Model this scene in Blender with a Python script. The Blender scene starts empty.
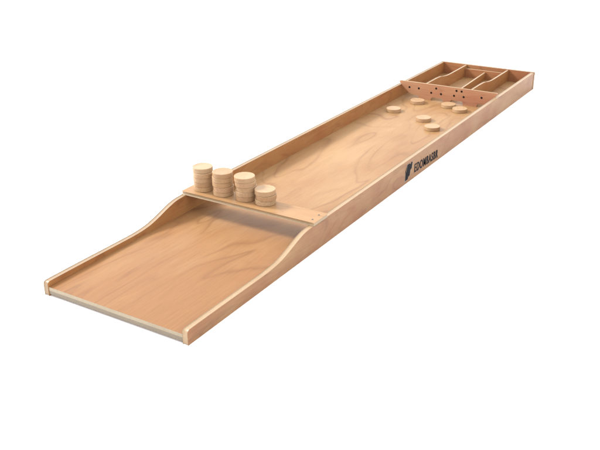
import bpy, bmesh, math, random
from mathutils import Matrix, Vector

# ---------------------------------------------------------------- camera, light, exposure
sc = bpy.context.scene
C = sc.collection
cam_d = bpy.data.cameras.new('camera')
cam = bpy.data.objects.new('camera', cam_d); C.objects.link(cam)
R = Vector((0.85157, 0.52420, -0.00742)); U = Vector((-0.21048, 0.35483, 0.91093)); F = Vector((-0.48014, 0.77415, -0.41249))
m = Matrix.Identity(4)
for i in range(3):
    m[i][0] = R[i]; m[i][1] = U[i]; m[i][2] = -F[i]
m.translation = Vector((1.16288, -0.92453, 0.77784))
cam.matrix_world = m
cam_d.sensor_width = 36; cam_d.lens = 811.942 / 600 * 36
cam_d.clip_start = .02; cam_d.clip_end = 500
sc.camera = cam

world = bpy.data.worlds.new('World'); sc.world = world
world.use_nodes = True
wb = world.node_tree.nodes['Background']
wb.inputs[0].default_value = (1.0, 1.0, 1.0, 1); wb.inputs[1].default_value = 2.1

def area(name, loc, target, size, power, col=(1, 1, 1)):
    l = bpy.data.lights.new(name, 'AREA'); l.shape = 'DISK'; l.size = size; l.energy = power; l.color = col
    o = bpy.data.objects.new(name, l); C.objects.link(o); o.location = loc
    o.rotation_euler = (Vector(target) - Vector(loc)).to_track_quat('-Z', 'Y').to_euler()
    return o
area('key_light', (-2.8, .25, 2.45), (.18, .95, 0), 1.0, 245, (1, .985, .96))

sc.view_settings.view_transform = 'Standard'
sc.view_settings.look = 'None'
sc.view_settings.exposure = 0
sc.view_settings.gamma = 1

# ---------------------------------------------------------------- dimensions (metres)
W, L, H = .3575, 2.0, .0608        # outer width, length, wall height
T = .0115                          # wall thickness
FT = .019                          # top of the floor panel
FB = .0035

# ---------------------------------------------------------------- materials
def lin(r, g, b):
    f = lambda c: (c / 255 / 12.92) if c / 255 <= .04045 else ((c / 255 + .055) / 1.055) ** 2.4
    return (f(r), f(g), f(b), 1)

class N:
    def __init__(s, name):
        s.m = bpy.data.materials.new(name); s.m.use_nodes = True
        s.t = s.m.node_tree; s.b = s.t.nodes['Principled BSDF']
    def n(s, typ, **kw):
        nd = s.t.nodes.new(typ)
        for k, v in kw.items():
            if k.startswith('i_'):
                key = k[2:].replace('_', ' ')
                nd.inputs[int(key) if key.isdigit() else key].default_value = v
            else: setattr(nd, k, v)
        return nd
    def l(s, a, b): s.t.links.new(a, b)
    def math(s, op, a, b=None, c=None):
        nd = s.n('ShaderNodeMath', operation=op)
        for i, v in enumerate((a, b, c)):
            if v is None: continue
            if isinstance(v, (int, float)): nd.inputs[i].default_value = v
            else: s.l(v, nd.inputs[i])
        return nd.outputs[0]
    def mix(s, fac, a, b, mode='MIX'):
        nd = s.n('ShaderNodeMix', data_type='RGBA', blend_type=mode)
        for i, v in ((0, fac), (6, a), (7, b)):
            if isinstance(v, (int, float, tuple)): nd.inputs[i].default_value = v
            else: s.l(v, nd.inputs[i])
        return nd.outputs[2]
    def ramp(s, src, pts):
        nd = s.n('ShaderNodeValToRGB'); e = nd.color_ramp.elements
        while len(e) < len(pts): e.new(.5)
        for k, (p, c) in enumerate(pts):
            e[k].position = p; e[k].color = c if isinstance(c, tuple) else (c, c, c, 1)
        s.l(src, nd.inputs[0]); return nd.outputs[0]

def coords(k, axis, across, along, seed, per_object=False):
    tc = k.n('ShaderNodeTexCoord'); src = tc.outputs['Object']
    if per_object:
        oi = k.n('ShaderNodeObjectInfo')
        r = k.math('MULTIPLY', oi.outputs['Random'], 37.0)
        cb = k.n('ShaderNodeCombineXYZ'); k.l(r, cb.inputs[0]); k.l(r, cb.inputs[2])
        ad = k.n('ShaderNodeVectorMath', operation='ADD'); k.l(src, ad.inputs[0]); k.l(cb.outputs[0], ad.inputs[1]); src = ad.outputs[0]
    mp = k.n('ShaderNodeMapping'); k.l(src, mp.inputs[0])
    sc3 = [across] * 3; sc3['xyz'.index(axis)] = along
    mp.inputs['Scale'].default_value = sc3
    mp.inputs['Location'].default_value = (seed * 3.1, seed * 1.7, seed * 2.3)
    return mp.outputs[0]

def noise(k, vec, scale=1, detail=3, rough=.5, dist=0):
    nd = k.n('ShaderNodeTexNoise'); k.l(vec, nd.inputs['Vector'])
    nd.inputs['Scale'].default_value = scale; nd.inputs['Detail'].default_value = detail
    nd.inputs['Roughness'].default_value = rough; nd.inputs['Distortion'].default_value = dist
    return nd.outputs[0]

def wood(name, light, mid, dark, axis='y', seed=0., figure=1., across=7., along=1.5, rings=16,
         gloss=.46, per_object=False, flecks=.5, coat=.06, blotch=1., drift_s=(2.6, 1.0), grade=False):
    """rotary-cut beech veneer: contour-like figure, fine fibres, short dark flecks, broad colour drift"""
    k = N(name)
    v1 = coords(k, axis, across, along, seed, per_object)
    base = noise(k, v1, 1, 3.0, .42, .5)
    # growth-ring contours
    r = k.math('MULTIPLY', base, float(rings))
    fr = k.math('FRACT', r)
    rp = k.ramp(fr, [(0, 1.), (.05, .42), (.18, .04), (.84, .10), (1, 1.)])
    v2 = coords(k, axis, drift_s[0], drift_s[1], seed + 4, per_object)
    drift = k.ramp(noise(k, v2, 1.6, 3, .55), [(.30, 0.), (.72, 1.)])
    vis = k.ramp(noise(k, v2, 3.1, 2, .5), [(.38, .30), (.62, 1.)])
    band = k.math('MULTIPLY_ADD', k.math('SINE', k.math('MULTIPLY', base, float(rings) * 2.4)), .5, .5)
    v6 = coords(k, axis, 14, 5, seed + 8, per_object)
    patch = k.ramp(noise(k, v6, 1, 4, .6, .8), [(.42, 0.), (.62, 1.)])
    v3 = coords(k, axis, 420, 14, seed + 1, per_object)
    fibre = noise(k, v3, 1, 2, .6)
    v4 = coords(k, axis, 620, 90, seed + 2, per_object)
    fl = k.ramp(noise(k, v4, 1, 1, .5), [(.62, 0.), (.72, 1.)])
    v5 = coords(k, axis, 60, 3.0, seed + 6, per_object)
    streak = k.ramp(noise(k, v5, 1, 4, .6), [(.35, 0.), (.7, 1.)])
    amt = k.math('MULTIPLY', drift, .60 * blotch)
    amt = k.math('MULTIPLY_ADD', band, .20 * figure, amt)
    amt = k.math('MULTIPLY_ADD', patch, .22 * blotch, amt)
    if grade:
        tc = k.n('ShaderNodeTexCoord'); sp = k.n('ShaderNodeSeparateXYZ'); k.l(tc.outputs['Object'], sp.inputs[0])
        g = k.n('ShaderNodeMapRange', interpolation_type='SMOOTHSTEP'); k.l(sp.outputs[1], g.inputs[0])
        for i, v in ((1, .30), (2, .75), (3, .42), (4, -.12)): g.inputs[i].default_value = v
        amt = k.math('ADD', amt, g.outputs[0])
    amt = k.math('MINIMUM', k.math('MAXIMUM', amt, 0.0), 1.15)
    col = k.mix(amt, light, mid)
    rr = k.math('MULTIPLY', k.math('MULTIPLY', rp, vis), .62 * figure)
    col = k.mix(rr, col, dark)
    col = k.mix(k.math('MULTIPLY', streak, .20), col, mid)
    fb = k.ramp(fibre, [(.3, (.90, .89, .87, 1)), (.7, (1.06, 1.06, 1.06, 1))])
    col = k.mix(1.0, col, fb, 'MULTIPLY')
    col = k.mix(k.math('MULTIPLY', fl, .28 * flecks), col, dark)
    if per_object:
        oi = k.n('ShaderNodeObjectInfo')
        tint = k.ramp(oi.outputs['Random'], [(0, (.90, .84, .80, 1)), (.35, (1.02, .98, .92, 1)), (.7, (1.0, 1.0, 1.0, 1)), (1, (1.03, .93, .90, 1))])
        col = k.mix(1.0, col, tint, 'MULTIPLY')
    k.l(col, k.b.inputs['Base Color'])
    rg = k.math('MULTIPLY_ADD', fibre, .14, gloss - .07)
    k.l(rg, k.b.inputs['Roughness'])
    k.b.inputs['IOR'].default_value = 1.42
    k.b.inputs['Specular IOR Level'].default_value = .27
    k.b.inputs['Coat Weight'].default_value = coat; k.b.inputs['Coat Roughness'].default_value = .28
    bp = k.n('ShaderNodeBump'); bp.inputs['Strength'].default_value = .12; bp.inputs['Distance'].default_value = .0004
    k.l(fibre, bp.inputs['Height']); k.l(bp.outputs[0], k.b.inputs['Normal'])
    return k.m

def ply(name, axis, lo, hi, n, c1, c2, dark, seed=0.):
    """cut edge of plywood: n plies stacked along axis, with thin dark glue lines and end-grain specks"""
    k = N(name)
    tc = k.n('ShaderNodeTexCoord'); sp = k.n('ShaderNodeSeparateXYZ'); k.l(tc.outputs['Object'], sp.inputs[0])
    x = sp.outputs['xyz'.index(axis)]
    wob = noise(k, coords(k, axis, 6, 6, seed), 1, 2)
    xx = k.math('ADD', k.math('MULTIPLY', k.math('SUBTRACT', x, lo), n / (hi - lo)), k.math('MULTIPLY_ADD', wob, .25, -.125))
    fr = k.math('FRACT', xx)
    par = k.math('GREATER_THAN', k.math('FRACT', k.math('MULTIPLY', xx, .5)), .5)
    glue = k.ramp(fr, [(0, 1.), (.09, 0.), (.91, 0.), (1, 1.)])
    col = k.mix(par, c1, c2)
    gn = noise(k, coords(k, axis, 300, 500, seed + 2), 1, 3, .6)
    col = k.mix(1.0, col, k.ramp(gn, [(.3, (.86, .84, .80, 1)), (.7, (1.08, 1.08, 1.08, 1))]), 'MULTIPLY')
    big = k.ramp(noise(k, coords(k, axis, 9, 9, seed + 5), 1, 3, .6), [(.45, 0.), (.75, 1.)])
    col = k.mix(k.math('MULTIPLY', big, .35), col, dark)
    col = k.mix(k.math('MULTIPLY', glue, .45), col, dark)
    k.l(col, k.b.inputs['Base Color']); k.b.inputs['Roughness'].default_value = .5
    k.b.inputs['Coat Weight'].default_value = .15; k.b.inputs['Coat Roughness'].default_value = .35
    return k.m

def plain(name, c, rough=.5, metal=0):
    k = N(name)
    gn = noise(k, coords(k, 'x', 400, 400, 0), 1, 2, .5)
    k.l(k.mix(1.0, c, k.ramp(gn, [(.3, .85), (.7, 1.08)]), 'MULTIPLY'), k.b.inputs['Base Color'])
    k.b.inputs['Specular IOR Level'].default_value = .05; k.b.inputs['Roughness'].default_value = rough; k.b.inputs['Metallic'].default_value = metal
    return k.m

c = lambda r, g, b: (r, g, b, 1)
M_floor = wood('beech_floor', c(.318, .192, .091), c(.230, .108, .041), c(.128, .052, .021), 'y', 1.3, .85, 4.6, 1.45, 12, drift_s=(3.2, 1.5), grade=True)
M_wall = wood('beech_wall', c(.280, .168, .078), c(.212, .088, .040), c(.135, .053, .026), 'y', 5.2, .8, 12, 3.0, 9, drift_s=(10, 6), blotch=1.2)
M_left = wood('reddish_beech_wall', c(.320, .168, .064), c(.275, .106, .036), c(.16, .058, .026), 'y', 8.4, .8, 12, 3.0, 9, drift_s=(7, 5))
M_end = wood('beech_end_wall', c(.29, .140, .062), c(.24, .090, .042), c(.15, .058, .030), 'x', 7.7, .8, 9, 2.2, 9, drift_s=(9, 5))
M_plate = wood('beech_plate', c(.325, .198, .096), c(.285, .148, .064), c(.18, .08, .035), 'x', 3.4, .6, 11, 2.0, 8)
M_gate = wood('pink_beech_gate', c(.34, .190, .105), c(.30, .130, .072), c(.20, .075, .05), 'x', 9.1, .7, 16, 3, 8, drift_s=(9, 6))
M_disc = wood('pale_beech_disc', c(.36, .255, .160), c(.345, .215, .115), c(.23, .12, .055), 'x', 2.2, .9, 45, 8, 8, per_object=True, flecks=.7, coat=.08)
E_x = ply('ply_edge_wall', 'x', 0, T, 7, c(0.270, 0.185, 0.105), c(0.225, 0.145, 0.078), c(0.150, 0.085, 0.042), 1)
E_xr = ply('ply_edge_wall_far', 'x', W - T, W, 7, c(0.331, 0.229, 0.130), c(0.289, 0.187, 0.099), c(0.181, 0.102, 0.050), 4)
E_y = ply('ply_edge_end', 'y', L - T, L, 7, c(0.301, 0.217, 0.136), c(0.259, 0.169, 0.099), c(0.157, 0.096, 0.056), 2)
E_z = ply('ply_edge_floor', 'z', FB, FT, 2, c(0.155, 0.120, 0.080), c(0.275, 0.220, 0.145), c(0.105, 0.078, 0.050), 3)
E_p = ply('ply_edge_plate', 'z', H, H + .0084, 2, c(0.310, 0.225, 0.135), c(0.300, 0.210, 0.120), c(0.150, 0.095, 0.050), 6)
E_t = ply('ply_edge_thin', 'z', 0, .2, 3, c(0.337, 0.229, 0.136), c(0.319, 0.211, 0.124), c(0.241, 0.144, 0.074), 8)
M_ink = plain('dark_ink', c(.009, .009, .012), .55)
M_halo = plain('pale_ink', c(.26, .20, .16), .55)
M_dot = plain('black_dot', c(.012, .008, .007), .6)
M_screw = plain('screw_steel', c(.22, .20, .17), .35, .8)
k = N('white_paper'); 
gn = noise(k, coords(k, 'x', 3, 3, 0), 1, 2); k.l(k.ramp(gn, [(.3, .90), (.7, .92)]), k.b.inputs['Base Color']); k.b.inputs['Roughness'].default_value = .9
M_paper = k.m

# ---------------------------------------------------------------- mesh helpers
def finish(name, bm, mats, parent=None, smooth=True, sharp=35):
    bmesh.ops.recalc_face_normals(bm, faces=bm.faces)
    me = bpy.data.meshes.new(name); bm.to_mesh(me); bm.free()
    for mm in mats: me.materials.append(mm)
    if smooth:
        for p in me.polygons: p.use_smooth = True
        me.set_sharp_from_angle(angle=math.radians(sharp))
    o = bpy.data.objects.new(name, me); C.objects.link(o)
    if parent: o.parent = parent
    return o

def slab(name, poly, axis, lo, hi, mats, parent, bev=.0008, holes=None):
    """extrude a 2D outline along an axis; slot 0 = the two large faces, slot 1 = cut edges"""
    def P(a, b, c_):
        return {'x': (c_, a, b), 'y': (a, c_, b), 'z': (a, b, c_)}[axis]
    bm = bmesh.new()
    v0 = [bm.verts.new(P(a, b, lo)) for a, b in poly]; v1 = [bm.verts.new(P(a, b, hi)) for a, b in poly]
    bm.faces.new(v0); bm.faces.new(list(reversed(v1)))
    for i in range(len(poly)):
        j = (i + 1) % len(poly)
        f = bm.faces.new((v0[i], v0[j], v1[j], v1[i])); f.material_index = 1
    bm.normal_update()
    if bev:
        es = [e for e in bm.edges if len(e.link_faces) == 2 and {f.material_index for f in e.link_faces} == {0, 1}]
        es += [e for e in bm.edges if len(e.link_faces) == 2 and e.calc_face_angle(0) > .8 and e not in es]
        bmesh.ops.bevel(bm, geom=es, offset=bev, segments=2, profile=.5, affect='EDGES', material=1, clamp_overlap=True)
    # planar ngons with concave outlines: triangulate cleanly
    bmesh.ops.triangulate(bm, faces=[f for f in bm.faces if len(f.verts) > 4], ngon_method='EAR_CLIP')
    return finish(name, bm, mats, parent)

def smooth_line(pts, n=8):
    """Catmull-Rom through points"""
    out = []
    for i in range(len(pts) - 1):
        p0 = pts[max(i - 1, 0)]; p1 = pts[i]; p2 = pts[i + 1]; p3 = pts[min(i + 2, len(pts) - 1)]
        for s in range(n):
            t = s / n
            out.append(tuple(.5 * (2 * p1[k] + (p2[k] - p0[k]) * t + (2 * p0[k] - 5 * p1[k] + 4 * p2[k] - p3[k]) * t * t
                                   + (3 * p1[k] - p0[k] - 3 * p2[k] + p3[k]) * t ** 3) for k in (0, 1)))
    out.append(pts[-1]); return out

def box(x0, x1, z0, z1): return [(x0, z0), (x1, z0), (x1, z1), (x0, z1)]

# ---------------------------------------------------------------- the white sheet the board lies on
bm = bmesh.new(); bmesh.ops.create_grid(bm, x_segments=2, y_segments=2, size=60)
ground = finish('ground', bm, [M_paper], smooth=False); ground.location = (0, 0, -.0006)
ground['kind'] = 'structure'; ground['label'] = 'plain white studio sheet under the board'

# ---------------------------------------------------------------- the board
board = bpy.data.objects.new('shuffleboard', None); C.objects.link(board)
board.empty_display_size = .1
board['label'] = 'long wooden table shuffleboard of orange beech plywood with low front tray and scoring gate'
board['category'] = 'shuffleboard'

prof = [(0, 0), (0, .0232)]
for i in range(1, 7):                                              # rounded front corner
    a_ = math.pi - i / 6 * math.pi / 2
    prof.append((.0065 + .0065 * math.cos(a_), .0232 + .0055 * math.sin(a_)))
prof += smooth_line([(.03, .0289), (.10, .0289), (.19, .0285), (.255, .0289), (.295, .0325), (.325, .0395), (.352, .0480), (.378, .0555), (.400, .0595), (.428, .0606)], 6)
prof += [(.5, H), (L - T, H), (L - T, 0)]
# clockwise order matters little: normals are recalculated
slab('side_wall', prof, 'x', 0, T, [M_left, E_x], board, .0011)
slab('side_wall', prof, 'x', W - T, W, [M_wall, E_xr], board, .0011)
slab('end_wall', box(0, W, 0, H), 'y', L - T, L, [M_end, E_y], board, .0011)
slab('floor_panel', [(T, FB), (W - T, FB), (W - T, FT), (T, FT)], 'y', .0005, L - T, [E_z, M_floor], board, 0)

# start plate lying across the two side walls
plate = slab('start_plate', box(-.0015, W + .0004, .430, .487), 'z', H + .0002, H + .0082, [M_plate, E_p], board, .0012)
def screw(x, y, z, parent):
    bm = bmesh.new()
    bmesh.ops.create_cone(bm, cap_ends=True, segments=20, radius1=.0026, radius2=.0022, depth=.0007)
    for s in (0, 1):                                                # cross recess as two thin dark bars
        b = bmesh.ops.create_cube(bm, size=1)['verts']
        bmesh.ops.scale(bm, vec=(.0030, .0006, .0003), verts=b); bmesh.ops.translate(bm, vec=(0, 0, .00040), verts=b)
        if s: bmesh.ops.rotate(bm, verts=b, cent=(0, 0, 0), matrix=Matrix.Rotation(math.pi / 2, 3, 'Z'))
        for f in {f for v in b for f in v.link_faces}: f.material_index = 1
    o = finish('screw', bm, [M_screw, M_dot], parent); o.location = (x, y, z); return o
for y in (.444, .471): screw(W - .0115, y, H + .0085, plate)

# ---------------------------------------------------------------- scoring gate
GY0, GY1 = 1.604, 1.611
GT = H + .0130; GO = .0315; GB = FT + .0002
out = [(.008, GT), (.004, GT - .0025), (.0122, H + .0006), (.034, .0430), (.041, .0365), (.052, GO + .0008), (.072, GO), (.078, GO - .005), (.078, GB), (.123, GB), (.123, GO - .005), (.128, GO), (.163, GO), (.168, GO - .005),
       (.168, GB), (.192, GB), (.192, GO - .005), (.197, GO), (.234, GO), (.239, GO - .005), (.239, GB), (.286, GB), (.286, GO - .005),
       (.291, GO), (.312, GO), (.318, .0335), (W - .0122, H + .0006), (W - .004, GT - .0025), (W - .008, GT)]
gate = slab('scoring_gate', out, 'y', GY0, GY1, [M_gate, E_t], board, .0006)
gate['label'] = 'pinkish gate board with four openings and black score dots'
dots = [(.0425, .055), (.0772, .0551), (.1404, .0630), (.1234, .0459), (.1591, .0459), (.2130, .0645), (.2310, .0645), (.2055, .0468), (.2394, .0468), (.3011, .0528)]
for x, z in dots:
    bm = bmesh.new()
    bmesh.ops.create_cone(bm, cap_ends=True, segments=20, radius1=.0036, radius2=.0032, depth=.0006)
    o = finish('score_dot', bm, [M_dot], gate); o.rotation_euler = (math.pi / 2, 0, 0); o.location = (x, GY0 - .0003, z)

# ---------------------------------------------------------------- compartments
D0, D1 = GY1 + .0004, L - T - .0002
hi = GT - .0015
curve = [(D0, hi)] + smooth_line([(1.70, hi), (1.735, hi - .002), (1.765, H + .0045), (1.80, H + .0006), (1.83, H - .0004)], 6) + [(D1, H - .0005)]
for x in (.1000, .2610):
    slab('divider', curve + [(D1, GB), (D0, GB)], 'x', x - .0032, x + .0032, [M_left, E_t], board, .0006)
CY = 1.9700
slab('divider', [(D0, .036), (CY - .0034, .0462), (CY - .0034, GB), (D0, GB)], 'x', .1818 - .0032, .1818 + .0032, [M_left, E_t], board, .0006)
slab('back_panel', box(.1034, .2576, GB, H - .0100), 'y', CY - .0032, CY + .0032, [M_end, E_t], board, .0006)

# ---------------------------------------------------------------- maker's mark on the long side (dark print)
def flat(name, polys, x, th, mat, parent):
    bm = bmesh.new()
    for poly in polys:
        v0 = [bm.verts.new((x, a, b)) for a, b in poly]; v1 = [bm.verts.new((x + th, a, b)) for a, b in poly]
        bm.faces.new(v0); bm.faces.new(list(reversed(v1)))
        for i in range(len(poly)):
            j = (i + 1) % len(poly); bm.faces.new((v0[i], v0[j], v1[j], v1[i]))
    bmesh.ops.triangulate(bm, faces=[f for f in bm.faces if len(f.verts) > 4], ngon_method='EAR_CLIP')
    return finish(name, bm, [mat], parent, smooth=False)
badge = [(.893, .0085), (.909, .0085), (.912, .0150), (.921, .0165), (.924, .0300), (.932, .0330), (.936, .0500), (.928, .0505),
         (.926, .0475), (.920, .0475), (.918, .0505), (.904, .0500), (.901, .0330), (.896, .0300)]
cy = sum(p[0] for p in badge) / len(badge); cz = sum(p[1] for p in badge) / len(badge)
mk = flat('printed_mark', [badge], W + .0002, .0003, M_ink, board)
mk['label'] = 'dark printed tower-like mark and lettering'
flat('pale_outline', [[(cy + (a - cy) * 1.22, cz + (b - cz) * 1.07) for a, b in badge]], W + .00005, .0002, M_halo, mk)
td = bpy.data.curves.new('lettering', 'FONT'); td.body = 'EDOMBASBR'; td.size = .030; td.extrude = .00008; td.offset = .0003; td.space_character = 1.22
to = bpy.data.objects.new('lettering', td); C.objects.link(to)
dg = bpy.context.evaluated_depsgraph_get(); src = bpy.data.meshes.new_from_object(to.evaluated_get(dg))
bpy.data.objects.remove(to)
xs = [v.co.x for v in src.vertices]; ys = [v.co.y for v in src.vertices]
x0, x1, y0, y1 = min(xs), max(xs), min(ys), max(ys)
bm = bmesh.new()
for q in range(5):                                                  # heavy weight: five printed passes, each a hair to the side
    n0 = len(bm.verts); bm.from_mesh(src); bm.verts.ensure_lookup_table()
    for v in bm.verts[n0:]:
        u = (v.co.x - x0) / (x1 - x0); w = (v.co.y - y0) / (y1 - y0)
        v.co = Vector((W + .0002 + q * .00003 + v.co.z, .9515 + u * .157 + (q - 2) * .0006, .0138 - .0055 * u + w * .0245))
me = bpy.data.meshes.new('lettering'); bm.to_mesh(me); bm.free()
me.materials.clear(); me.materials.append(M_ink)
lo_ = bpy.data.objects.new('lettering', me); C.objects.link(lo_); lo_.parent = mk

# ---------------------------------------------------------------- discs
RAD, HD = .0238, .0113
def disc_mesh():
    bm = bmesh.new()
    pr = [(0, HD - .0002), (.0180, HD - .0002), (.0195, HD), (.0228, HD), (.0235, HD - .0003), (RAD, HD - .0008), (RAD, .0008),
          (.0235, .0003), (.0228, 0), (0, 0)]
    n = 56; rings = []
    for r, z in pr:
        rings.append([bm.verts.new((0, 0, z))] if r == 0 else [bm.verts.new((r * math.cos(2 * math.pi * i / n), r * math.sin(2 * math.pi * i / n), z)) for i in range(n)])
    for a_, b_ in zip(rings, rings[1:]):
        for i in range(n):
            j = (i + 1) % n
            if len(a_) == 1: bm.faces.new((a_[0], b_[i], b_[j]))
            elif len(b_) == 1: bm.faces.new((a_[i], a_[j], b_[0]))
            else: bm.faces.new((a_[i], a_[j], b_[j], b_[i]))
    return bm
disc0 = finish('wooden_disc', disc_mesh(), [M_disc], sharp=14); first = True
rnd = random.Random(11)
def disc(x, y, z, label, group, tilt=(0, 0)):
    global first
    o = disc0 if first else disc0.copy()
    if not first: C.objects.link(o)
    first = False
    o.location = (x, y, z); o.rotation_euler = (tilt[0], tilt[1], rnd.uniform(0, 6.28))
    o['label'] = label; o['category'] = 'disc'; o['group'] = group
PT = H + .0084
ords = {5: ['bottom', 'second from bottom', 'middle', 'second from top', 'top'], 3: ['bottom', 'middle', 'top']}
stacks = [(.0365, .466, 5, 'leftmost tall stack at the plate end'), (.0945, .464, 5, 'second stack from the left'),
          (.1550, .467, 5, 'third stack, just left of the short stack'), (.2075, .469, 3, 'short stack of three on the right')]
for x, y, n, where in stacks:
    for i in range(n):
        jx, jy = rnd.uniform(-.0017, .0017), rnd.uniform(-.0014, .0014)
        if i == n - 1 and x < .05: jx = -.0022
        disc(x + jx, y + jy, PT + i * (HD + .00003), 'pale wooden disc, %s of the %s' % (ords[n][i], where), 'wooden discs stacked on the start plate')
loose = [(.0700, 1.4240, 'pale wooden disc lying alone farthest to the left near the long wall'),
         (.0975, 1.5520, 'pale wooden disc in front of the left gate opening with two dots'),
         (.1957, 1.3789, 'pale wooden disc lying mid board behind the nearest loose disc'),
         (.2555, 1.3072, 'loose wooden disc nearest the viewer, close to the printed side wall'),
         (.2055, 1.5600, 'half hidden wooden disc close against the gate under the four dots'),
         (.2570, 1.5290, 'wooden disc overlapping the half hidden one, right in front of the gate')]
for x, y, lab in loose:
    disc(x, y, FT + .0001, lab, 'loose wooden discs lying on the playing floor')
